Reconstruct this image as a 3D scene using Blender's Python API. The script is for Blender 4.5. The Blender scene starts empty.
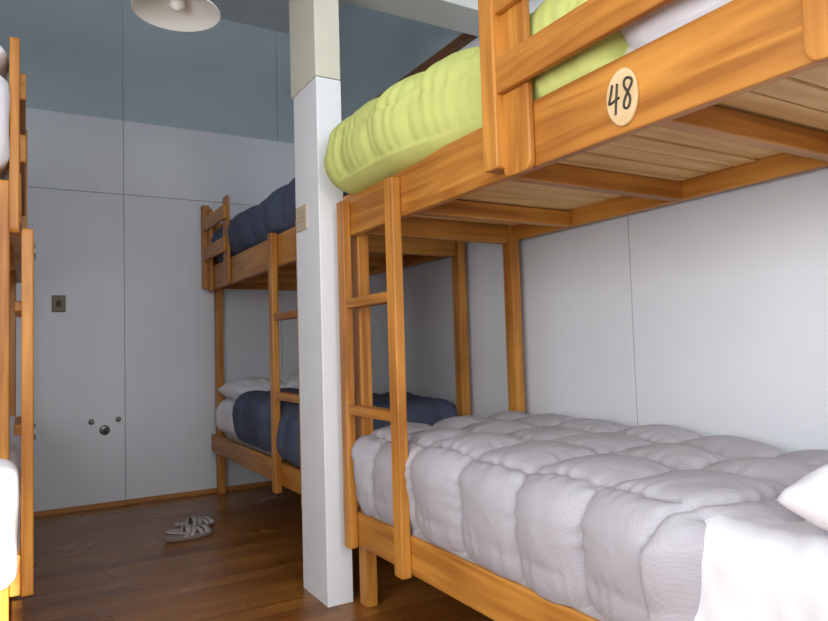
import bpy, math, random
from mathutils import Vector, Matrix, noise
random.seed(4)
S = bpy.context.scene
COL = S.collection

# ------------------------------------------------------------------ materials
def newmat(name):
    m = bpy.data.materials.new(name); m.use_nodes = True
    nt = m.node_tree
    return m, nt, nt.nodes['Principled BSDF']

def plain(name, col, rough=0.6, metal=0.0, var=0.0, vscale=3.0, bump=0.0, bscale=60.0, spec=0.5):
    m, nt, b = newmat(name)
    b.inputs['Base Color'].default_value = (*col, 1)
    b.inputs['Roughness'].default_value = rough
    b.inputs['Metallic'].default_value = metal
    b.inputs['Specular IOR Level'].default_value = spec
    tc = nt.nodes.new('ShaderNodeTexCoord')
    if var > 0:
        n = nt.nodes.new('ShaderNodeTexNoise'); n.inputs['Scale'].default_value = vscale
        n.inputs['Detail'].default_value = 4
        nt.links.new(tc.outputs['Object'], n.inputs['Vector'])
        r = nt.nodes.new('ShaderNodeValToRGB')
        r.color_ramp.elements[0].position = 0.3; r.color_ramp.elements[1].position = 0.7
        r.color_ramp.elements[0].color = (*[c*(1-var) for c in col], 1)
        r.color_ramp.elements[1].color = (*[min(1, c*(1+var)) for c in col], 1)
        nt.links.new(n.outputs['Fac'], r.inputs['Fac'])
        nt.links.new(r.outputs['Color'], b.inputs['Base Color'])
    if bump > 0:
        n2 = nt.nodes.new('ShaderNodeTexNoise'); n2.inputs['Scale'].default_value = bscale
        n2.inputs['Detail'].default_value = 3
        nt.links.new(tc.outputs['Object'], n2.inputs['Vector'])
        bp = nt.nodes.new('ShaderNodeBump'); bp.inputs['Strength'].default_value = bump
        bp.inputs['Distance'].default_value = 0.01
        nt.links.new(n2.outputs['Fac'], bp.inputs['Height'])
        nt.links.new(bp.outputs['Normal'], b.inputs['Normal'])
    return m

def wood(name, axis, c1, c2, rough=0.42, gscale=22.0):
    m, nt, b = newmat(name)
    tc = nt.nodes.new('ShaderNodeTexCoord')
    mp = nt.nodes.new('ShaderNodeMapping')
    sc = [1.0, 1.0, 1.0]; sc[axis] = 0.06
    mp.inputs['Scale'].default_value = sc
    nt.links.new(tc.outputs['Object'], mp.inputs['Vector'])
    n = nt.nodes.new('ShaderNodeTexNoise'); n.inputs['Scale'].default_value = gscale
    n.inputs['Detail'].default_value = 6; n.inputs['Distortion'].default_value = 0.8
    nt.links.new(mp.outputs['Vector'], n.inputs['Vector'])
    n3 = nt.nodes.new('ShaderNodeTexNoise'); n3.inputs['Scale'].default_value = 2.2
    nt.links.new(tc.outputs['Object'], n3.inputs['Vector'])
    mx0 = nt.nodes.new('ShaderNodeMath'); mx0.operation = 'MULTIPLY_ADD'
    nt.links.new(n3.outputs['Fac'], mx0.inputs[0]); mx0.inputs[1].default_value = 0.40
    mx1 = nt.nodes.new('ShaderNodeMath'); mx1.operation = 'MULTIPLY'
    nt.links.new(n.outputs['Fac'], mx1.inputs[0]); mx1.inputs[1].default_value = 0.65
    nt.links.new(mx1.outputs[0], mx0.inputs[2])
    r = nt.nodes.new('ShaderNodeValToRGB')
    r.color_ramp.elements[0].position = 0.40; r.color_ramp.elements[1].position = 0.64
    r.color_ramp.elements[0].color = (*c1, 1); r.color_ramp.elements[1].color = (*c2, 1)
    nt.links.new(mx0.outputs[0], r.inputs['Fac'])
    nt.links.new(r.outputs['Color'], b.inputs['Base Color'])
    b.inputs['Roughness'].default_value = rough
    b.inputs['Specular IOR Level'].default_value = 0.4
    bp = nt.nodes.new('ShaderNodeBump'); bp.inputs['Strength'].default_value = 0.12
    bp.inputs['Distance'].default_value = 0.004
    nt.links.new(n.outputs['Fac'], bp.inputs['Height'])
    nt.links.new(bp.outputs['Normal'], b.inputs['Normal'])
    return m

OW = [wood('varnished_pine_%s' % a, i, (0.32, 0.112, 0.015), (0.59, 0.26, 0.046)) for i, a in enumerate('xyz')]
SLAT = wood('pale_slat_wood', 0, (0.68, 0.40, 0.14), (0.86, 0.60, 0.27), 0.6)
DISC = wood('pale_disc_wood', 1, (0.58, 0.40, 0.20), (0.70, 0.52, 0.30), 0.6, 14)
TRIM = wood('dark_trim_wood', 1, (0.12, 0.04, 0.015), (0.2, 0.08, 0.03), 0.5)
BASE = wood('baseboard_wood', 0, (0.30, 0.12, 0.03), (0.45, 0.20, 0.05), 0.5)
WALLW = plain('white_panel_paint', (0.655, 0.68, 0.725), 0.5, var=0.03, vscale=1.5, bump=0.05, bscale=25)
WALLB = plain('blue_grey_paint', (0.40, 0.485, 0.53), 0.5, var=0.04, vscale=1.5)
GAP = plain('panel_gap_dark', (0.32, 0.33, 0.34), 0.9)
CEIL = plain('ceiling_paint', (0.60, 0.63, 0.65), 0.8, var=0.03)
POSTW = plain('post_white_paint', (0.74, 0.76, 0.79), 0.5, var=0.03, vscale=5, bump=0.15, bscale=30)
POSTC = plain('post_cream_paint', (0.62, 0.59, 0.49), 0.5, var=0.04, vscale=5, bump=0.15, bscale=30)
BEAMM = plain('beam_paint', (0.60, 0.61, 0.60), 0.6, var=0.04)
WHITEC = plain('white_cotton', (0.77, 0.77, 0.82), 0.85, var=0.02, bump=0.25, bscale=12, spec=0.2)
YEL = plain('lime_cotton', (0.53, 0.57, 0.18), 0.8, var=0.06, vscale=6, bump=0.25, bscale=22, spec=0.2)
BLUE = plain('slate_blue_cotton', (0.085, 0.105, 0.165), 0.85, var=0.08, vscale=6, bump=0.2, bscale=25, spec=0.2)
MATT = plain('mattress_ticking', (0.65, 0.63, 0.58), 0.85, var=0.03)
DARK = plain('dark_ink', (0.03, 0.02, 0.015), 0.6)
METAL = plain('dull_metal', (0.30, 0.29, 0.27), 0.4, metal=0.9)
BRASS = plain('aged_bronze_plate', (0.08, 0.065, 0.04), 0.45, metal=0.3)
ENAMEL = plain('white_enamel', (0.80, 0.81, 0.79), 0.3)
BULB = plain('frosted_bulb', (0.80, 0.80, 0.76), 0.25)
RED = plain('red_cloth', (0.55, 0.03, 0.03), 0.8)
SOLE = plain('sandal_sole', (0.22, 0.165, 0.14), 0.8, var=0.1, vscale=40)
STRAP = plain('sandal_strap', (0.36, 0.315, 0.30), 0.75, var=0.25, vscale=60)
PLAQ = plain('card_plaque', (0.50, 0.43, 0.31), 0.7, var=0.05, vscale=30)

def gingham():
    m, nt, b = newmat('grey_gingham_cotton')
    tc = nt.nodes.new('ShaderNodeTexCoord')
    ck = nt.nodes.new('ShaderNodeTexChecker'); ck.inputs['Scale'].default_value = 1/0.005
    ck.inputs['Color1'].default_value = (0.385, 0.37, 0.405, 1)
    ck.inputs['Color2'].default_value = (0.43, 0.415, 0.45, 1)
    mp = nt.nodes.new('ShaderNodeMapping'); mp.inputs['Location'].default_value = (0.003, 0.002, 0.004)
    nt.links.new(tc.outputs['Object'], mp.inputs['Vector'])
    nt.links.new(mp.outputs['Vector'], ck.inputs['Vector'])
    nt.links.new(ck.outputs['Color'], b.inputs['Base Color'])
    b.inputs['Roughness'].default_value = 0.7
    b.inputs['Specular IOR Level'].default_value = 0.35
    n2 = nt.nodes.new('ShaderNodeTexNoise'); n2.inputs['Scale'].default_value = 16; n2.inputs['Distortion'].default_value = 0.8
    nt.links.new(tc.outputs['Object'], n2.inputs['Vector'])
    bp = nt.nodes.new('ShaderNodeBump'); bp.inputs['Strength'].default_value = 0.28
    bp.inputs['Distance'].default_value = 0.014
    nt.links.new(n2.outputs['Fac'], bp.inputs['Height'])
    nt.links.new(bp.outputs['Normal'], b.inputs['Normal'])
    return m
GREY = gingham()

def floormat():
    m, nt, b = newmat('polished_floorboards')
    tc = nt.nodes.new('ShaderNodeTexCoord')
    br = nt.nodes.new('ShaderNodeTexBrick')
    br.inputs['Scale'].default_value = 1.0
    br.inputs['Brick Width'].default_value = 2.3
    br.inputs['Row Height'].default_value = 0.12
    br.inputs['Mortar Size'].default_value = 0.002
    br.inputs['Color1'].default_value = (0.21, 0.076, 0.012, 1)
    br.inputs['Color2'].default_value = (0.35, 0.15, 0.030, 1)
    br.inputs['Mortar'].default_value = (0.05, 0.02, 0.006, 1)
    nt.links.new(tc.outputs['Object'], br.inputs['Vector'])
    mp = nt.nodes.new('ShaderNodeMapping'); mp.inputs['Scale'].default_value = (0.12, 1, 1)
    nt.links.new(tc.outputs['Object'], mp.inputs['Vector'])
    n = nt.nodes.new('ShaderNodeTexNoise'); n.inputs['Scale'].default_value = 20; n.inputs['Detail'].default_value = 6
    nt.links.new(mp.outputs['Vector'], n.inputs['Vector'])
    r = nt.nodes.new('ShaderNodeValToRGB')
    r.color_ramp.elements[0].position = 0.3; r.color_ramp.elements[1].position = 0.75
    r.color_ramp.elements[0].color = (0.65, 0.6, 0.6, 1); r.color_ramp.elements[1].color = (1.2, 1.15, 1.1, 1)
    nt.links.new(n.outputs['Fac'], r.inputs['Fac'])
    vo = nt.nodes.new('ShaderNodeTexVoronoi'); vo.inputs['Scale'].default_value = 3.2
    nt.links.new(tc.outputs['Object'], vo.inputs['Vector'])
    rk = nt.nodes.new('ShaderNodeValToRGB')
    rk.color_ramp.elements[0].position = 0.03; rk.color_ramp.elements[1].position = 0.09
    rk.color_ramp.elements[0].color = (0.3, 0.25, 0.25, 1); rk.color_ramp.elements[1].color = (1, 1, 1, 1)
    nt.links.new(vo.outputs['Distance'], rk.inputs['Fac'])
    mx = nt.nodes.new('ShaderNodeMixRGB'); mx.blend_type = 'MULTIPLY'; mx.inputs[0].default_value = 1
    nt.links.new(br.outputs['Color'], mx.inputs[1]); nt.links.new(r.outputs['Color'], mx.inputs[2])
    mx2 = nt.nodes.new('ShaderNodeMixRGB'); mx2.blend_type = 'MULTIPLY'; mx2.inputs[0].default_value = 1
    nt.links.new(mx.outputs[0], mx2.inputs[1]); nt.links.new(rk.outputs['Color'], mx2.inputs[2])
    nt.links.new(mx2.outputs[0], b.inputs['Base Color'])
    n2 = nt.nodes.new('ShaderNodeTexNoise'); n2.inputs['Scale'].default_value = 4; n2.inputs['Detail'].default_value = 4
    nt.links.new(tc.outputs['Object'], n2.inputs['Vector'])
    mr = nt.nodes.new('ShaderNodeMapRange'); mr.inputs['To Min'].default_value = 0.16; mr.inputs['To Max'].default_value = 0.46
    nt.links.new(n2.outputs['Fac'], mr.inputs['Value'])
    nt.links.new(mr.outputs[0], b.inputs['Roughness'])
    b.inputs['Specular IOR Level'].default_value = 0.45
    bp = nt.nodes.new('ShaderNodeBump'); bp.inputs['Strength'].default_value = 0.12; bp.inputs['Distance'].default_value = 0.01
    nt.links.new(n.outputs['Fac'], bp.inputs['Height']); nt.links.new(bp.outputs['Normal'], b.inputs['Normal'])
    return m
FLOOR = floormat()

# ------------------------------------------------------------------ mesh helpers
def empty(name):
    e = bpy.data.objects.new(name, None); COL.objects.link(e); e.empty_display_size = 0.1
    return e

class MB:
    def __init__(s): s.v = []; s.f = []; s.m = []; s.mats = []
    def mi(s, mat):
        if mat not in s.mats: s.mats.append(mat)
        return s.mats.index(mat)
    def box(s, lo, hi, mat=None):
        lo2 = [min(a, b) for a, b in zip(lo, hi)]; hi2 = [max(a, b) for a, b in zip(lo, hi)]
        if mat is None:
            d = [h-l for l, h in zip(lo2, hi2)]; mat = OW[d.index(max(d))]
        k = s.mi(mat); b = len(s.v)
        for z in (lo2[2], hi2[2]):
            for y in (lo2[1], hi2[1]):
                for x in (lo2[0], hi2[0]): s.v.append((x, y, z))
        for f in ((0,2,3,1),(4,5,7,6),(0,1,5,4),(2,6,7,3),(0,4,6,2),(1,3,7,5)):
            s.f.append(tuple(b+i for i in f)); s.m.append(k)
    def plankx(s, x0, x1, y0, y1, z0, z1, r, mat):
        k = s.mi(mat); pts = []
        if x0 > x1: x0, x1 = x1, x0
        for cy, cz, a0 in ((y1-r, z1-r, 0), (y0+r, z1-r, 90), (y0+r, z0+r, 180), (y1-r, z0+r, 270)):
            for i in range(6):
                a = math.radians(a0+i*18); pts.append((cy+r*math.cos(a), cz+r*math.sin(a)))
        b = len(s.v); n = len(pts)
        for x in (x0, x1):
            for p in pts: s.v.append((x, p[0], p[1]))
        s.f.append(tuple(b+i for i in reversed(range(n)))); s.m.append(k)
        s.f.append(tuple(b+n+i for i in range(n))); s.m.append(k)
        for i in range(n):
            j = (i+1) % n
            s.f.append((b+i, b+j, b+n+j, b+n+i)); s.m.append(k)
    def obj(s, name, parent=None, bevel=0.0, smooth=False):
        me = bpy.data.meshes.new(name); me.from_pydata(s.v, [], s.f)
        for m in s.mats: me.materials.append(m)
        for p, k in zip(me.polygons, s.m): p.material_index = k; p.use_smooth = smooth
        me.update()
        o = bpy.data.objects.new(name, me); COL.objects.link(o)
        if bevel:
            md = o.modifiers.new('bevel', 'BEVEL'); md.width = bevel; md.segments = 2
            md.limit_method = 'ANGLE'; md.angle_limit = math.radians(50)
        if parent: o.parent = parent
        return o

def lathe(name, prof, center, mat, parent=None, seg=48, axis='z'):
    v = []; f = []
    for i in range(seg):
        a = 2*math.pi*i/seg
        for r, h in prof:
            if axis == 'z': v.append((center[0]+r*math.cos(a), center[1]+r*math.sin(a), center[2]+h))
            else: v.append((center[0]+r*math.cos(a), center[1]+h, center[2]+r*math.sin(a)))
    n = len(prof)
    for i in range(seg):
        j = (i+1) % seg
        for k in range(n-1): f.append((i*n+k, j*n+k, j*n+k+1, i*n+k+1))
    me = bpy.data.meshes.new(name); me.from_pydata(v, [], f); me.materials.append(mat)
    for p in me.polygons: p.use_smooth = True
    o = bpy.data.objects.new(name, me); COL.objects.link(o)
    if parent: o.parent = parent
    return o

def tube(name, pts, r, mat, parent=None, cyclic=False):
    cu = bpy.data.curves.new(name, 'CURVE'); cu.dimensions = '3D'; cu.bevel_depth = r; cu.bevel_resolution = 3
    sp = cu.splines.new('NURBS'); sp.points.add(len(pts)-1)
    for p, q in zip(sp.points, pts): p.co = (*q, 1)
    sp.order_u = 3; sp.use_endpoint_u = not cyclic; sp.use_cyclic_u = cyclic
    cu.materials.append(mat); cu.use_fill_caps = True
    o = bpy.data.objects.new(name, cu); COL.objects.link(o)
    if parent: o.parent = parent
    return o

def rbox(name, lo, hi, r, mat, step=0.015, cell=(0, 0), puff=0.0, wr=0.006, seed=0.0, edge=0.0, parent=None,
         off=(0, 0), post=None, ex=0.38, pk=0.003, warp=0.02):
    lo = Vector(lo); hi = Vector(hi); n3 = [max(2, int(round((hi[i]-lo[i])/step))) for i in range(3)]
    idx = {}; V = []; F = []
    il = lo+Vector((r, r, r)); ih = hi-Vector((r, r, r))
    for i in range(3):
        if il[i] > ih[i]: il[i] = ih[i] = (lo[i]+hi[i])/2
    cs, ct = cell
    def vert(ijk):
        if ijk in idx: return idx[ijk]
        p = Vector([lo[i]+(hi[i]-lo[i])*ijk[i]/n3[i] for i in range(3)])
        c = Vector([min(max(p[i], il[i]), ih[i]) for i in range(3)])
        d = p-c
        n = d.normalized() if d.length > 1e-9 else Vector((0, 0, 1))
        q = c+n*r
        drop = ih.z-c.z
        nz = max(n.z, 0)
        s = c.x+(math.copysign(1, n.x)*(r*math.atan2(abs(n.x), nz)+drop*abs(n.x)) if abs(n.x) > 1e-6 else 0)
        t = c.y+(math.copysign(1, n.y)*(r*math.atan2(abs(n.y), nz)+drop*abs(n.y)) if abs(n.y) > 1e-6 else 0)
        h = 0
        if n.z > -0.7:
            h += noise.noise(Vector((s*2.3, t*2.3, seed)))*wr*2 + noise.noise(Vector((s*6, t*6, seed+5)))*wr*0.8
            if ct > 0:
                ws = s + warp*noise.noise(Vector((s*2.5, t*2.5, seed+9)))+off[0]
                wt = t + warp*noise.noise(Vector((s*2.5, t*2.5, seed+19)))+off[1]
                a = abs(math.sin(math.pi*ws/cs)) if cs else 1.0
                b2 = abs(math.sin(math.pi*wt/ct))
                h += puff*((a*b2)**ex-0.6)
                k1 = noise.noise(Vector((t*9, s*3, seed))); k2 = noise.noise(Vector((s*9, t*3, seed+3)))
                if cs: h += pk*(1-a)**2*math.sin(wt*85+7*k1)
                h += pk*(1-b2)**2*math.sin(ws*85+7*k2)
                h += 0.003*noise.noise(Vector((s*13, t*13, seed+2)))
            else:
                h += wr*1.2*noise.noise(Vector((s*4+t*6, t*16-s*5, seed+2)))
        q = q+n*h
        if edge:
            k = max(0, 1-(p.y-lo.y)/0.35)
            q.y += edge*k*(noise.noise(Vector((p.x*3, p.z*4, seed+30)))*1.5)
        if post: q = post(q)
        V.append(q); idx[ijk] = len(V)-1
        return idx[ijk]
    def grid(ax, val, flip):
        a, b = [i for i in range(3) if i != ax]
        for i in range(n3[a]):
            for j in range(n3[b]):
                def mk(ii, jj):
                    t = [0, 0, 0]; t[ax] = val; t[a] = ii; t[b] = jj; return vert(tuple(t))
                f = [mk(i, j), mk(i+1, j), mk(i+1, j+1), mk(i, j+1)]
                if flip: f.reverse()
                F.append(f)
    grid(2, n3[2], False); grid(2, 0, True)
    grid(0, n3[0], False); grid(0, 0, True)
    grid(1, n3[1], True); grid(1, 0, False)
    me = bpy.data.meshes.new(name); me.from_pydata(V, [], F); me.materials.append(mat)
    for p in me.polygons: p.use_smooth = True
    o = bpy.data.objects.new(name, me); COL.objects.link(o)
    if parent: o.parent = parent
    return o

def pillow(name, c, sx, sy, h, mat, rot=0.0, tilt=0.0, seed=0.0):
    n = 40; V = []; F = []
    M = Matrix.Rotation(rot, 3, 'Z') @ Matrix.Rotation(tilt, 3, 'X')
    def add(side):
        base = len(V)
        for i in range(n+1):
            for j in range(n+1):
                u = -1+2*i/n; v = -1+2*j/n
                x = u*sx/2*(1-0.04*(abs(v)**4)); y = v*sy/2*(1-0.05*(abs(u)**4))
                k = max(0, (1-abs(u)**3.2)*(1-abs(v)**3.2))**0.5
                z = side*h/2*k
                z += k*0.012*noise.noise(Vector((u*2.5, v*2.5, seed+side)))*2
                z += 0.012*k*noise.noise(Vector((u*7, v*4, seed+side+4)))
                p = M @ Vector((x, y, z)); V.append((p.x+c[0], p.y+c[1], p.z+c[2]))
        for i in range(n):
            for j in range(n):
                a = base+i*(n+1)+j; f = [a, a+n+1, a+n+2, a+1]
                if side < 0: f.reverse()
                F.append(f)
    add(1); add(-1)
    me = bpy.data.meshes.new(name); me.from_pydata(V, [], F); me.materials.append(mat)
    import bmesh
    bm = bmesh.new(); bm.from_mesh(me); bmesh.ops.remove_doubles(bm, verts=bm.verts, dist=0.0004); bm.to_mesh(me); bm.free()
    for p in me.polygons: p.use_smooth = True
    o = bpy.data.objects.new(name, me); COL.objects.link(o)
    return o

# ------------------------------------------------------------------ room
XL, XR, YB, YF, ZC = -1.25, 2.20, -2.0, 5.38, 3.85
mb = MB(); mb.box((XL-0.1, YB-0.1, -0.1), (XR+0.1, YF+0.1, 0.0), FLOOR); mb.obj('floor')
mb = MB(); mb.box((XL-0.1, YB-0.1, ZC), (XR+0.1, YF+0.1, ZC+0.1), CEIL); mb.obj('ceiling')

g = 0.002
mb = MB()   # far wall
mb.box((XL-0.1, YF+0.02, 0), (XR+0.1, YF+0.12, ZC), GAP)
xs = [XL, -0.573, 0.647, 1.867, XR]
for a, b in zip(xs[:-1], xs[1:]):
    mb.box((a+g, YF, 0), (b-g, YF+0.02, 2.31-g), WALLW)
    mb.box((a+g, YF+0.012, 2.88+g), (b-g, YF+0.02, ZC), WALLB)
mb.box((XL, YF, 2.31+g), (0.647-g, YF+0.02, 2.88-g), WALLW)
mb.box((0.647+g, YF, 2.31+g), (XR, YF+0.02, 2.88-g), WALLW)
mb.obj('wall_far')

mb = MB()   # right wall
mb.box((XR+0.02, YB-0.1, 0), (XR+0.12, YF+0.02, ZC), GAP)
ys = [YB, -0.5, 0.72, 1.94, 3.16, 4.38, YF]
for a, b in zip(ys[:-1], ys[1:]):
    mb.box((XR, a+g, 0), (XR+0.02, b-g, 2.86-g), WALLW)
mb.box((XR+0.01, YB, 2.86+g), (XR+0.02, YF, ZC), WALLB)
mb.obj('wall_right')
mb = MB(); mb.box((XR-0.03, YB, 2.825), (XR, YF-0.001, 2.885), TRIM); mb.obj('trim_1')
mb = MB(); mb.box((-1.24, YF-0.018, 0), (XR-0.02, YF-0.001, 0.035), BASE); mb.obj('baseboard_far')
mb = MB(); mb.box((XR-0.018, YB, 0), (XR-0.001, YF-0.02, 0.035), TRIM); mb.obj('baseboard_right')

# left wall with window opening
WY0, WY1, WZ0, WZ1 = -1.5, 1.5, 0.85, 2.35
mb = MB()
mb.box((XL-0.1, YB-0.1, 0), (XL, WY0, 2.86), WALLW); mb.box((XL-0.1, WY1, 0), (XL, YF, 2.86), WALLW)
mb.box((XL-0.1, WY0, 0), (XL, WY1, WZ0), WALLW); mb.box((XL-0.1, WY0, WZ1), (XL, WY1, 2.86), WALLW)
mb.box((XL-0.1, YB-0.1, 2.86), (XL, YF, ZC), WALLB)
mb.obj('wall_left')
mb = MB()
t = 0.05
for a in (WY0, -0.52, 0.47, WY1-t): mb.box((XL-0.08, a, WZ0), (XL-0.03, a+t, WZ1))
mb.box((XL-0.075, WY0, WZ0), (XL-0.035, WY1, WZ0+t)); mb.box((XL-0.075, WY0, WZ1-t), (XL-0.035, WY1, WZ1))
mb.obj('window_1', bevel=0.004)
# back wall: a clerestory window and an added opening for a fill light
BX0, BX1, BZ0, BZ1 = -1.0, 0.02, 1.68, 2.30
CX0, CX1, CZ0, CZ1 = 0.15, 1.35, 1.75, 3.05
mb = MB()
mb.box((XL, YB-0.1, 0), (BX0, YB, ZC), WALLW); mb.box((BX1, YB-0.1, 0), (CX0, YB, ZC), WALLW)
mb.box((BX0, YB-0.1, 0), (BX1, YB, BZ0), WALLW); mb.box((BX0, YB-0.1, BZ1), (BX1, YB, ZC), WALLW)
mb.box((CX1, YB-0.1, 0), (XR, YB, ZC), WALLW)
mb.box((CX0, YB-0.1, 0), (CX1, YB, CZ0), WALLW); mb.box((CX0, YB-0.1, CZ1), (CX1, YB, ZC), WALLW)
mb.obj('wall_back')
def frame(name, x0, x1, z0, z1, sun_block=False):
    mb = MB()
    mb.box((x0, YB-0.08, z0), (x0+0.04, YB-0.03, z1)); mb.box((x1-0.04, YB-0.08, z0), (x1, YB-0.03, z1))
    mb.box((x0, YB-0.075, z0), (x1, YB-0.035, z0+0.04)); mb.box((x0, YB-0.075, z1-0.04), (x1, YB-0.035, z1))
    if sun_block: mb.box((x0, YB-0.098, z0), (x1, YB-0.085, z1), WHITEC)  # added sheet that stops the sun entering behind the fill light
    mb.obj(name, bevel=0.004)
frame('window_2', BX0, BX1, BZ0, BZ1)
frame('fill_opening', CX0, CX1, CZ0, CZ1, True)  # added opening, put in only to carry the fill light

# post and beam
mb = MB()
mb.box((1.115, 2.695, 0), (1.235, 2.985, 2.31), POSTW)
mb.box((1.112, 2.692, 2.312), (1.233, 3.01, 2.80), POSTC)
mb.obj('support_post', bevel=0.004)
mb = MB(); mb.box((XL+0.001, 2.66, 2.80), (XR-0.031, 2.90, 3.0), BEAMM); mb.obj('ceiling_beam', bevel=0.004)
mb = MB(); mb.box((1.107, 2.83, 1.65), (1.1145, 2.96, 1.765), PLAQ)
for i in range(3): mb.box((1.1062, 2.855, 1.73-0.02*i), (1.1072, 2.935, 1.733-0.02*i), BASE)
mb.obj('wooden_plaque', bevel=0.001)

# ------------------------------------------------------------------ bunk beds
def bunk(xf, s, W, y0, y1, lr, ladder, lz, guard, end_guard=False, rungs=(0.84, 1.29), gs=0.0, thick=False):
    root = empty('bunk_bed')
    X = lambda a: xf+s*a
    mb = MB()
    uz0, uz1 = 1.585, 1.77
    for (a0, a1) in ((0.0, 0.055), (W-0.055, W)):
        for (b0, b1) in ((y0, y0+0.07), (y1-0.07, y1)):
            mb.box((X(a0), b0, 0), (X(a1), b1, 1.74))
    mb.box((X(-0.035), y0, uz0), (X(-0.0005), y1, uz1))
    mb.box((X(W-0.034), y0+0.07, 1.615), (X(W-0.002), y1-0.07, uz1-0.02))
    mb.box((X(-0.035), y0, lr[0]), (X(-0.0005), y1, lr[1]))
    mb.box((X(W-0.034), y0+0.07, lr[0]), (X(W-0.002), y1-0.07, lr[1]))
    for (b0, b1) in ((y0+0.015, y0+0.055), (y1-0.055, y1-0.015)):
        mb.box((X(0.055), b0, 1.60), (X(W-0.055), b1, 1.75))
        mb.box((X(0.055), b0, lr[0]+0.01), (X(W-0.055), b1, lr[1]-0.01))
    mb.obj('frame', root, bevel=0.006)
    mb = MB()
    for i in range(3):
        yy = y1-0.46-i*0.58
        mb.box((X(0.0), yy-0.022, 1.615), (X(W-0.035), yy+0.022, 1.682))
        mb.box((X(0.0), yy-0.022, lr[0]+0.0), (X(W-0.035), yy+0.022, lr[0]+0.06))
    mb.obj('cross_bearers', root, bevel=0.004)
    mb = MB(); y = y0+0.06
    while y < y1-0.12:
        w = 0.080
        dz = random.uniform(-0.003, 0.003)
        mb.box((X(0.003), y, 1.686+dz), (X(W-0.036), y+w, 1.70+dz), SLAT)
        mb.box((X(0.003), y, lr[0]+0.064+dz), (X(W-0.036), y+w, lr[0]+0.078+dz), SLAT)
        y += w+0.012
    mb.obj('slats', root, bevel=0.002)
    mb = MB()
    for yl in ladder:
        mb.plankx(X(-0.075), X(-0.036), yl-0.032, yl+0.032, lz[0], lz[1], 0.008, OW[2])
    for rz in rungs:
        mb.box((X(-0.070), ladder[0]+0.03, rz-0.02), (X(-0.012), ladder[1]-0.03, rz+0.02))
    mb.obj('ladder', root, bevel=0.005)
    mb = MB()
    ga, gb = guard
    for yc, sgn in ((ga, 1), (gb, -1)):
        c0, c1 = (yc, yc+0.12) if sgn > 0 else (yc-0.14, yc-0.02)
        mb.plankx(X(-0.058+gs), X(-0.036+gs), c0, c1, 1.575, 2.22, 0.03, OW[2])
    if thick: mb.plankx(X(-0.062+gs), X(0.002), ga-0.03, ga+0.05, 1.55, 2.27, 0.02, OW[2])
    mb.plankx(X(-0.090+gs), X(-0.036+gs), gb-0.035, gb+0.03, 1.60, 2.26, 0.01, OW[2])
    for z0, z1 in ((1.815, 1.92), (2.05, 2.15)):
        mb.box((X(-0.082+gs), ga+0.01, z0), (X(-0.059+gs), gb-0.03, z1), OW[1])
    if end_guard:
        for z0, z1 in ((1.84, 1.93), (2.04, 2.13)):
            mb.box((X(-0.02), y1-0.03, z0), (X(W), y1-0.005, z1))
        mb.box((X(0.0), y1-0.035, 1.745), (X(0.06), y1-0.004, 2.13), OW[2])
        mb.box((X(W-0.06), y1-0.035, 1.745), (X(W), y1-0.004, 2.13), OW[2])
    mb.obj('guard_rail', root, bevel=0.005)
    return root

bn = bunk(1.25, 1, 0.90, 0.42, 2.665, (0.27, 0.41), (2.17, 2.615), (0.26, 1.735), (0.52, 1.52))
bf = bunk(1.30, 1, 0.86, 3.08, 5.345, (0.33, 0.46), (3.26, 3.72), (0.29, 1.78), (4.70, 5.33), end_guard=True)
bl = bunk(-0.045, -1, 0.88, 2.76, 4.98, (0.27, 0.41), (2.80, 3.25), (0.26, 1.57), (2.78, 3.88), gs=0.032, thick=True)
for z in (1.52, 0.86):
    r = 0.03
    pts = [(0.034, 2.80+r*math.cos(a*math.pi/4), z-0.03+r*math.sin(a*math.pi/4)) for a in range(8)]
    tube('metal_ring', pts, 0.0025, METAL, bl, cyclic=True)

# --------------------------- bedding: near right lower
rbox('mattress', (1.29, 0.50, 0.352), (2.09, 2.56, 0.60), 0.05, MATT, 0.04, wr=0.002)
def edge_grey(q):
    k = max(0.0, 1-(q.y-0.80)/0.6)
    f = max(0.0, min(1.0, (1.42-q.x)/0.22))
    q.y += k*0.12*f*f*(3-2*f)
    return q
rbox('quilted_duvet', (1.19, 0.84, 0.375), (2.165, 2.655, 0.755), 0.125, GREY, 0.0115, cell=(0.30, 0.30), puff=0.050,
     wr=0.010, seed=1.3, edge=0.03, off=(-0.07, -0.02), post=edge_grey, pk=0.004)
rbox('folded_sheet', (1.225, 0.44, 0.385), (2.16, 1.10, 0.715), 0.10, WHITEC, 0.0115, wr=0.016, seed=4.4)
pillow('pillow', (1.57, 0.565, 0.79), 0.70, 0.44, 0.17, WHITEC, rot=0.03, seed=2)
# near right upper
rbox('mattress', (1.29, 0.50, 1.702), (2.09, 2.56, 1.90), 0.05, MATT, 0.04, wr=0.002)
def press(lo):
    def f(q):
        k = max(0.0, min(1.0, (q.y-1.56)/0.60)); k = k*k*(3-2*k)
        xm = 1.218*(1-k)+(lo)*k
        R = 0.25
        if q.x < lo+R: q.x = lo+R-(lo+R-q.x)*((lo+R-xm)/R)
        if q.y < 1.56: q.x = max(q.x, 1.218)
        return q
    return f
rbox('quilted_duvet', (1.09, 1.08, 1.752), (2.165, 2.68, 2.075), 0.150, YEL, 0.0115, cell=(0.60, 0.25), puff=0.032,
     wr=0.008, seed=7.7, edge=0.02, off=(0.15, 0.06), post=press(1.09), pk=0.005)
rbox('folded_sheet', (1.225, 0.46, 1.772), (2.16, 1.14, 2.05), 0.12, WHITEC, 0.0125, wr=0.006, seed=14.4)
pillow('pillow', (1.66, 0.68, 2.12), 0.66, 0.42, 0.15, WHITEC, seed=12)
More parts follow.
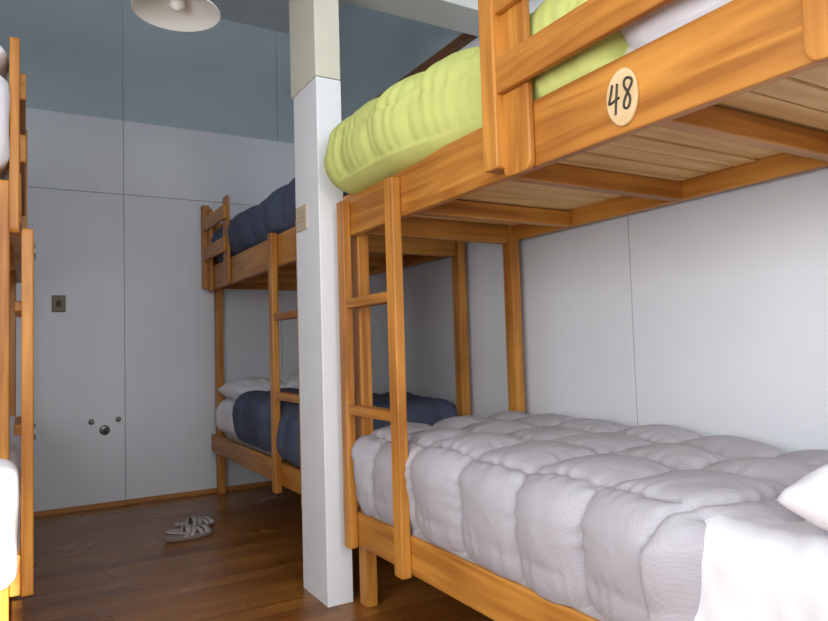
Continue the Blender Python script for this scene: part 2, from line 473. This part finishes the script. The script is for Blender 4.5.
# far right lower
rbox('mattress', (1.34, 3.16, 0.412), (2.11, 5.26, 0.65), 0.05, MATT, 0.04, wr=0.002)
rbox('quilted_duvet', (1.26, 3.12, 0.45), (2.165, 4.82, 0.80), 0.13, BLUE, 0.016, cell=(0.5, 0.30), puff=0.030, wr=0.018, seed=21)
rbox('folded_sheet', (1.275, 4.75, 0.47), (2.165, 5.30, 0.74), 0.10, WHITEC, 0.02, wr=0.008, seed=24)
pillow('pillow', (1.52, 5.03, 0.81), 0.44, 0.44, 0.16, WHITEC, rot=0.1, seed=22)
pillow('pillow', (1.93, 5.03, 0.83), 0.42, 0.44, 0.17, WHITEC, rot=-0.06, seed=25)
rbox('red_towel', (1.36, 4.00, 0.815), (1.46, 4.10, 0.838), 0.011, RED, 0.02, wr=0.002, seed=3)
# far right upper
rbox('mattress', (1.34, 3.16, 1.702), (2.11, 5.26, 1.90), 0.05, MATT, 0.04, wr=0.002)
rbox('quilted_duvet', (1.245, 3.10, 1.765), (2.165, 5.28, 2.07), 0.13, BLUE, 0.016, cell=(0.5, 0.30), puff=0.025, wr=0.012, seed=31)
# left
rbox('mattress', (-0.90, 2.85, 0.352), (-0.09, 4.90, 0.60), 0.05, MATT, 0.04, wr=0.002)
rbox('white_blanket', (-0.92, 2.70, 0.30), (-0.020, 4.88, 0.75), 0.06, WHITEC, 0.018, wr=0.006, seed=41)
rbox('mattress', (-0.90, 2.85, 1.702), (-0.09, 4.90, 1.90), 0.05, MATT, 0.04, wr=0.002)
rbox('white_blanket', (-0.91, 2.70, 1.77), (-0.045, 4.88, 2.12), 0.06, WHITEC, 0.018, wr=0.006, seed=44)
pillow('pillow', (-0.40, 2.93, 2.20), 0.70, 0.44, 0.20, WHITEC, seed=42)

# --------------------------- number disc
root = empty('number_sign')
cx, cy, cz = 1.2145, 1.065, 1.668
mb = MB(); k = mb.mi(DISC); N = 40
for x in (cx-0.010, cx):
    for i in range(N):
        a = 2*math.pi*i/N; rr = 1+0.02*math.sin(3*a+1)
        mb.v.append((x, cy+0.046*rr*math.cos(a), cz+0.068*rr*math.sin(a)))
mb.f.append(tuple(reversed(range(N)))); mb.m.append(k)
mb.f.append(tuple(N+i for i in range(N))); mb.m.append(k)
for i in range(N):
    j = (i+1) % N; mb.f.append((i, j, N+j, N+i)); mb.m.append(k)
mb.obj('disc', root, bevel=0.003)
def stroke(name, pts, cyc=False):
    tube(name, [(cx-0.011, cy-u*0.92, cz+v) for u, v in pts], 0.0030, DARK, root, cyclic=cyc)
stroke('digit_4_a', [(-0.026, 0.036), (-0.030, 0.02), (-0.037, 0.0), (-0.040, -0.006), (-0.036, -0.008), (-0.02, -0.004), (-0.004, 0.0)])
stroke('digit_4_b', [(-0.010, 0.034), (-0.013, 0.01), (-0.016, -0.01), (-0.019, -0.038)])
stroke('digit_8', [(0.033, 0.036), (0.016, 0.040), (0.010, 0.024), (0.022, 0.006), (0.032, -0.012), (0.024, -0.034), (0.008, -0.030), (0.010, -0.012), (0.024, 0.006), (0.040, 0.024)], True)

# --------------------------- pendant lamp
root = empty('pendant_lamp')
lc = (0.53, 2.72, 2.475)
prof = [(0.168, 0.0), (0.170, 0.004), (0.165, 0.010), (0.135, 0.028), (0.09, 0.05), (0.05, 0.072), (0.034, 0.09), (0.03, 0.15), (0.0, 0.155)]
inner = [(0.0, 0.146), (0.026, 0.14), (0.030, 0.09), (0.046, 0.068), (0.086, 0.045), (0.131, 0.022), (0.162, 0.004), (0.168, 0.0)]
lathe('shade', prof, lc, ENAMEL, root); lathe('shade_inner', inner, lc, ENAMEL, root)
lathe('bulb', [(0.0, 0.005), (0.018, 0.009), (0.029, 0.022), (0.031, 0.038), (0.024, 0.058), (0.015, 0.075), (0.014, 0.13)], lc, BULB, root, 24)
lathe('socket', [(0.0, 0.155), (0.02, 0.155), (0.02, 0.2), (0.006, 0.21), (0.0, 0.21)], lc, DARK, root, 24)
lathe('cord', [(0.004, 0.2), (0.004, ZC-lc[2])], lc, DARK, root, 10)

# --------------------------- switch, pipe stubs on far wall
root = empty('light_switch')
mb = MB(); mb.box((0.168, YF-0.009, 1.42), (0.256, YF-0.0005, 1.54), BRASS); mb.obj('plate', root, bevel=0.003)
mb = MB(); mb.box((0.198, YF-0.016, 1.458), (0.226, YF-0.009, 1.502), DARK); mb.obj('rocker', root, bevel=0.002)
root = empty('pipe_valve')
for i, (x, z, r) in enumerate(((0.508, 0.556, 0.036), (0.42, 0.622, 0.02), (0.60, 0.628, 0.02))):
    lathe('flange_%d' % (i+1), [(r, -0.0005), (r, -0.006), (r*0.6, -0.012), (r*0.45, -0.012), (r*0.45, -0.04), (r*0.3, -0.042), (0, -0.042)], (x, YF, z), METAL, root, 24, axis='y')
lathe('stub_hole', [(0.012, -0.0425), (0, -0.0425)], (0.508, YF, 0.556), DARK, root, 16, axis='y')

# --------------------------- sandals
def sandal(c, rot, mirror=1):
    root = empty('sandal')
    M = Matrix.Translation(c) @ Matrix.Rotation(rot, 4, 'Z') @ Matrix.Scale(1.15, 4)
    out = []
    N = 36
    for i in range(N):
        a = 2*math.pi*i/N
        y = 0.13*math.sin(a); w = 0.042+0.010*math.sin(a)-0.006*math.cos(2*a+math.pi)
        out.append((mirror*(w*math.cos(a)+0.006*math.sin(a)), y))
    mb = MB(); k = mb.mi(SOLE)
    lv = [(0.001, 0.93), (0.006, 1.0), (0.020, 1.0), (0.027, 0.95)]
    for z, sc in lv:
        for x, y in out:
            p = M @ Vector((x*sc, y*sc, z+(0.012*max(0, -y/0.13) if z > 0.01 else 0))); mb.v.append(tuple(p))
    for l in range(3):
        for i in range(N):
            j = (i+1) % N; mb.f.append((l*N+i, l*N+j, (l+1)*N+j, (l+1)*N+i)); mb.m.append(k)
    mb.f.append(tuple(reversed(range(N)))); mb.m.append(k)
    mb.f.append(tuple(3*N+i for i in range(N))); mb.m.append(k)
    mb.obj('sole', root, smooth=True)
    def band(name, y0, y1, w, h, width, tilt=0.0):
        b = MB(); kk = b.mi(STRAP); n = 14
        for off in (0, 0.004):
            for side in (-1, 1):
                for i in range(n+1):
                    a = math.pi*i/n
                    x = (w+off)*math.cos(a); z = 0.02+(h+off)*math.sin(a)
                    y = y0+(y1-y0)*i/n+side*width/2+tilt*math.sin(a)
                    b.v.append(tuple(M @ Vector((x, y, z))))
        m = n+1
        for i in range(n):
            b.f.append((i, i+1, m+i+1, m+i)); b.m.append(kk)
            b.f.append((2*m+i, 3*m+i, 3*m+i+1, 2*m+i+1)); b.m.append(kk)
            b.f.append((i, 2*m+i, 2*m+i+1, i+1)); b.m.append(kk)
            b.f.append((m+i, m+i+1, 3*m+i+1, 3*m+i)); b.m.append(kk)
        b.obj(name, root, smooth=True)
    band('toe_strap', 0.085, 0.07, 0.042, 0.030, 0.030)
    band('cross_strap_1', 0.055, 0.0, 0.044, 0.036, 0.026)
    band('cross_strap_2', 0.0, 0.055, 0.044, 0.038, 0.026)
    band('instep_strap', -0.025, -0.025, 0.038, 0.048, 0.034, 0.015)
    pts = [(0.036*math.cos(a), -0.07-0.05*math.sin(a), 0.045+0.01*math.sin(a)) for a in [math.pi*i/8 for i in range(9)]]
    pts = [(0.036, -0.02, 0.035)]+pts+[(-0.036, -0.02, 0.035)]
    tube('heel_strap', [tuple(M @ Vector(p)) for p in pts], 0.008, STRAP, root)
sandal((0.85, 4.17, 0), math.radians(-78))
sandal((0.92, 4.35, 0), math.radians(-66), -1)

# ------------------------------------------------------------------ lights
def area(name, loc, rot, sx, sy, power, col):
    l = bpy.data.lights.new(name, 'AREA'); l.shape = 'RECTANGLE'; l.size = sx; l.size_y = sy
    l.energy = power; l.color = col
    o = bpy.data.objects.new(name, l); o.location = loc; o.rotation_euler = rot; COL.objects.link(o)
    return o
area('window_daylight_1', (XL-0.01, 0.0, 1.6), (0, math.radians(-90), 0), 1.4, 2.9, 88, (1.0, 0.975, 0.94))
area('window_daylight_2', (-0.49, YB+0.02, 1.99), (math.radians(90), 0, 0), 0.95, 0.55, 12, (0.95, 0.97, 1.0))
area('back_fill_light', (0.75, YB+0.02, 2.4), (math.radians(90), 0, 0), 1.1, 1.2, 62, (0.93, 0.97, 1.0))  # added fill, brightens the far wall and the post
sun = bpy.data.lights.new('sun', 'SUN'); sun.energy = 14; sun.color = (1.0, 0.93, 0.80); sun.angle = 0.01
so = bpy.data.objects.new('sun', sun); COL.objects.link(so)
dirv = Vector((0.0, math.cos(math.radians(18)), -math.sin(math.radians(18))))
so.rotation_euler = dirv.to_track_quat('-Z', 'Y').to_euler(); so.location = (-0.5, -6, 4)
w = bpy.data.worlds.new('sky'); S.world = w; w.use_nodes = True
bg = w.node_tree.nodes['Background']; bg.inputs[0].default_value = (0.70, 0.82, 1.0, 1); bg.inputs[1].default_value = 1.5

# ------------------------------------------------------------------ camera
R = Vector((0.8630, -0.5049, -0.0301)).normalized()
Fw = Vector((0.5052, 0.8610, 0.0536)); Fw = (Fw-R*Fw.dot(R)).normalized()
U = R.cross(Fw)
M = Matrix(((R.x, U.x, -Fw.x, 0), (R.y, U.y, -Fw.y, 0), (R.z, U.z, -Fw.z, 1.1), (0, 0, 0, 1)))
cd = bpy.data.cameras.new('camera'); cd.sensor_width = 36; cd.lens = 665/828*36; cd.clip_start = 0.02
co = bpy.data.objects.new('camera', cd); COL.objects.link(co); co.matrix_world = M
S.camera = co
S.view_settings.view_transform = 'Standard'
S.view_settings.look = 'None'
S.view_settings.exposure = 0.0
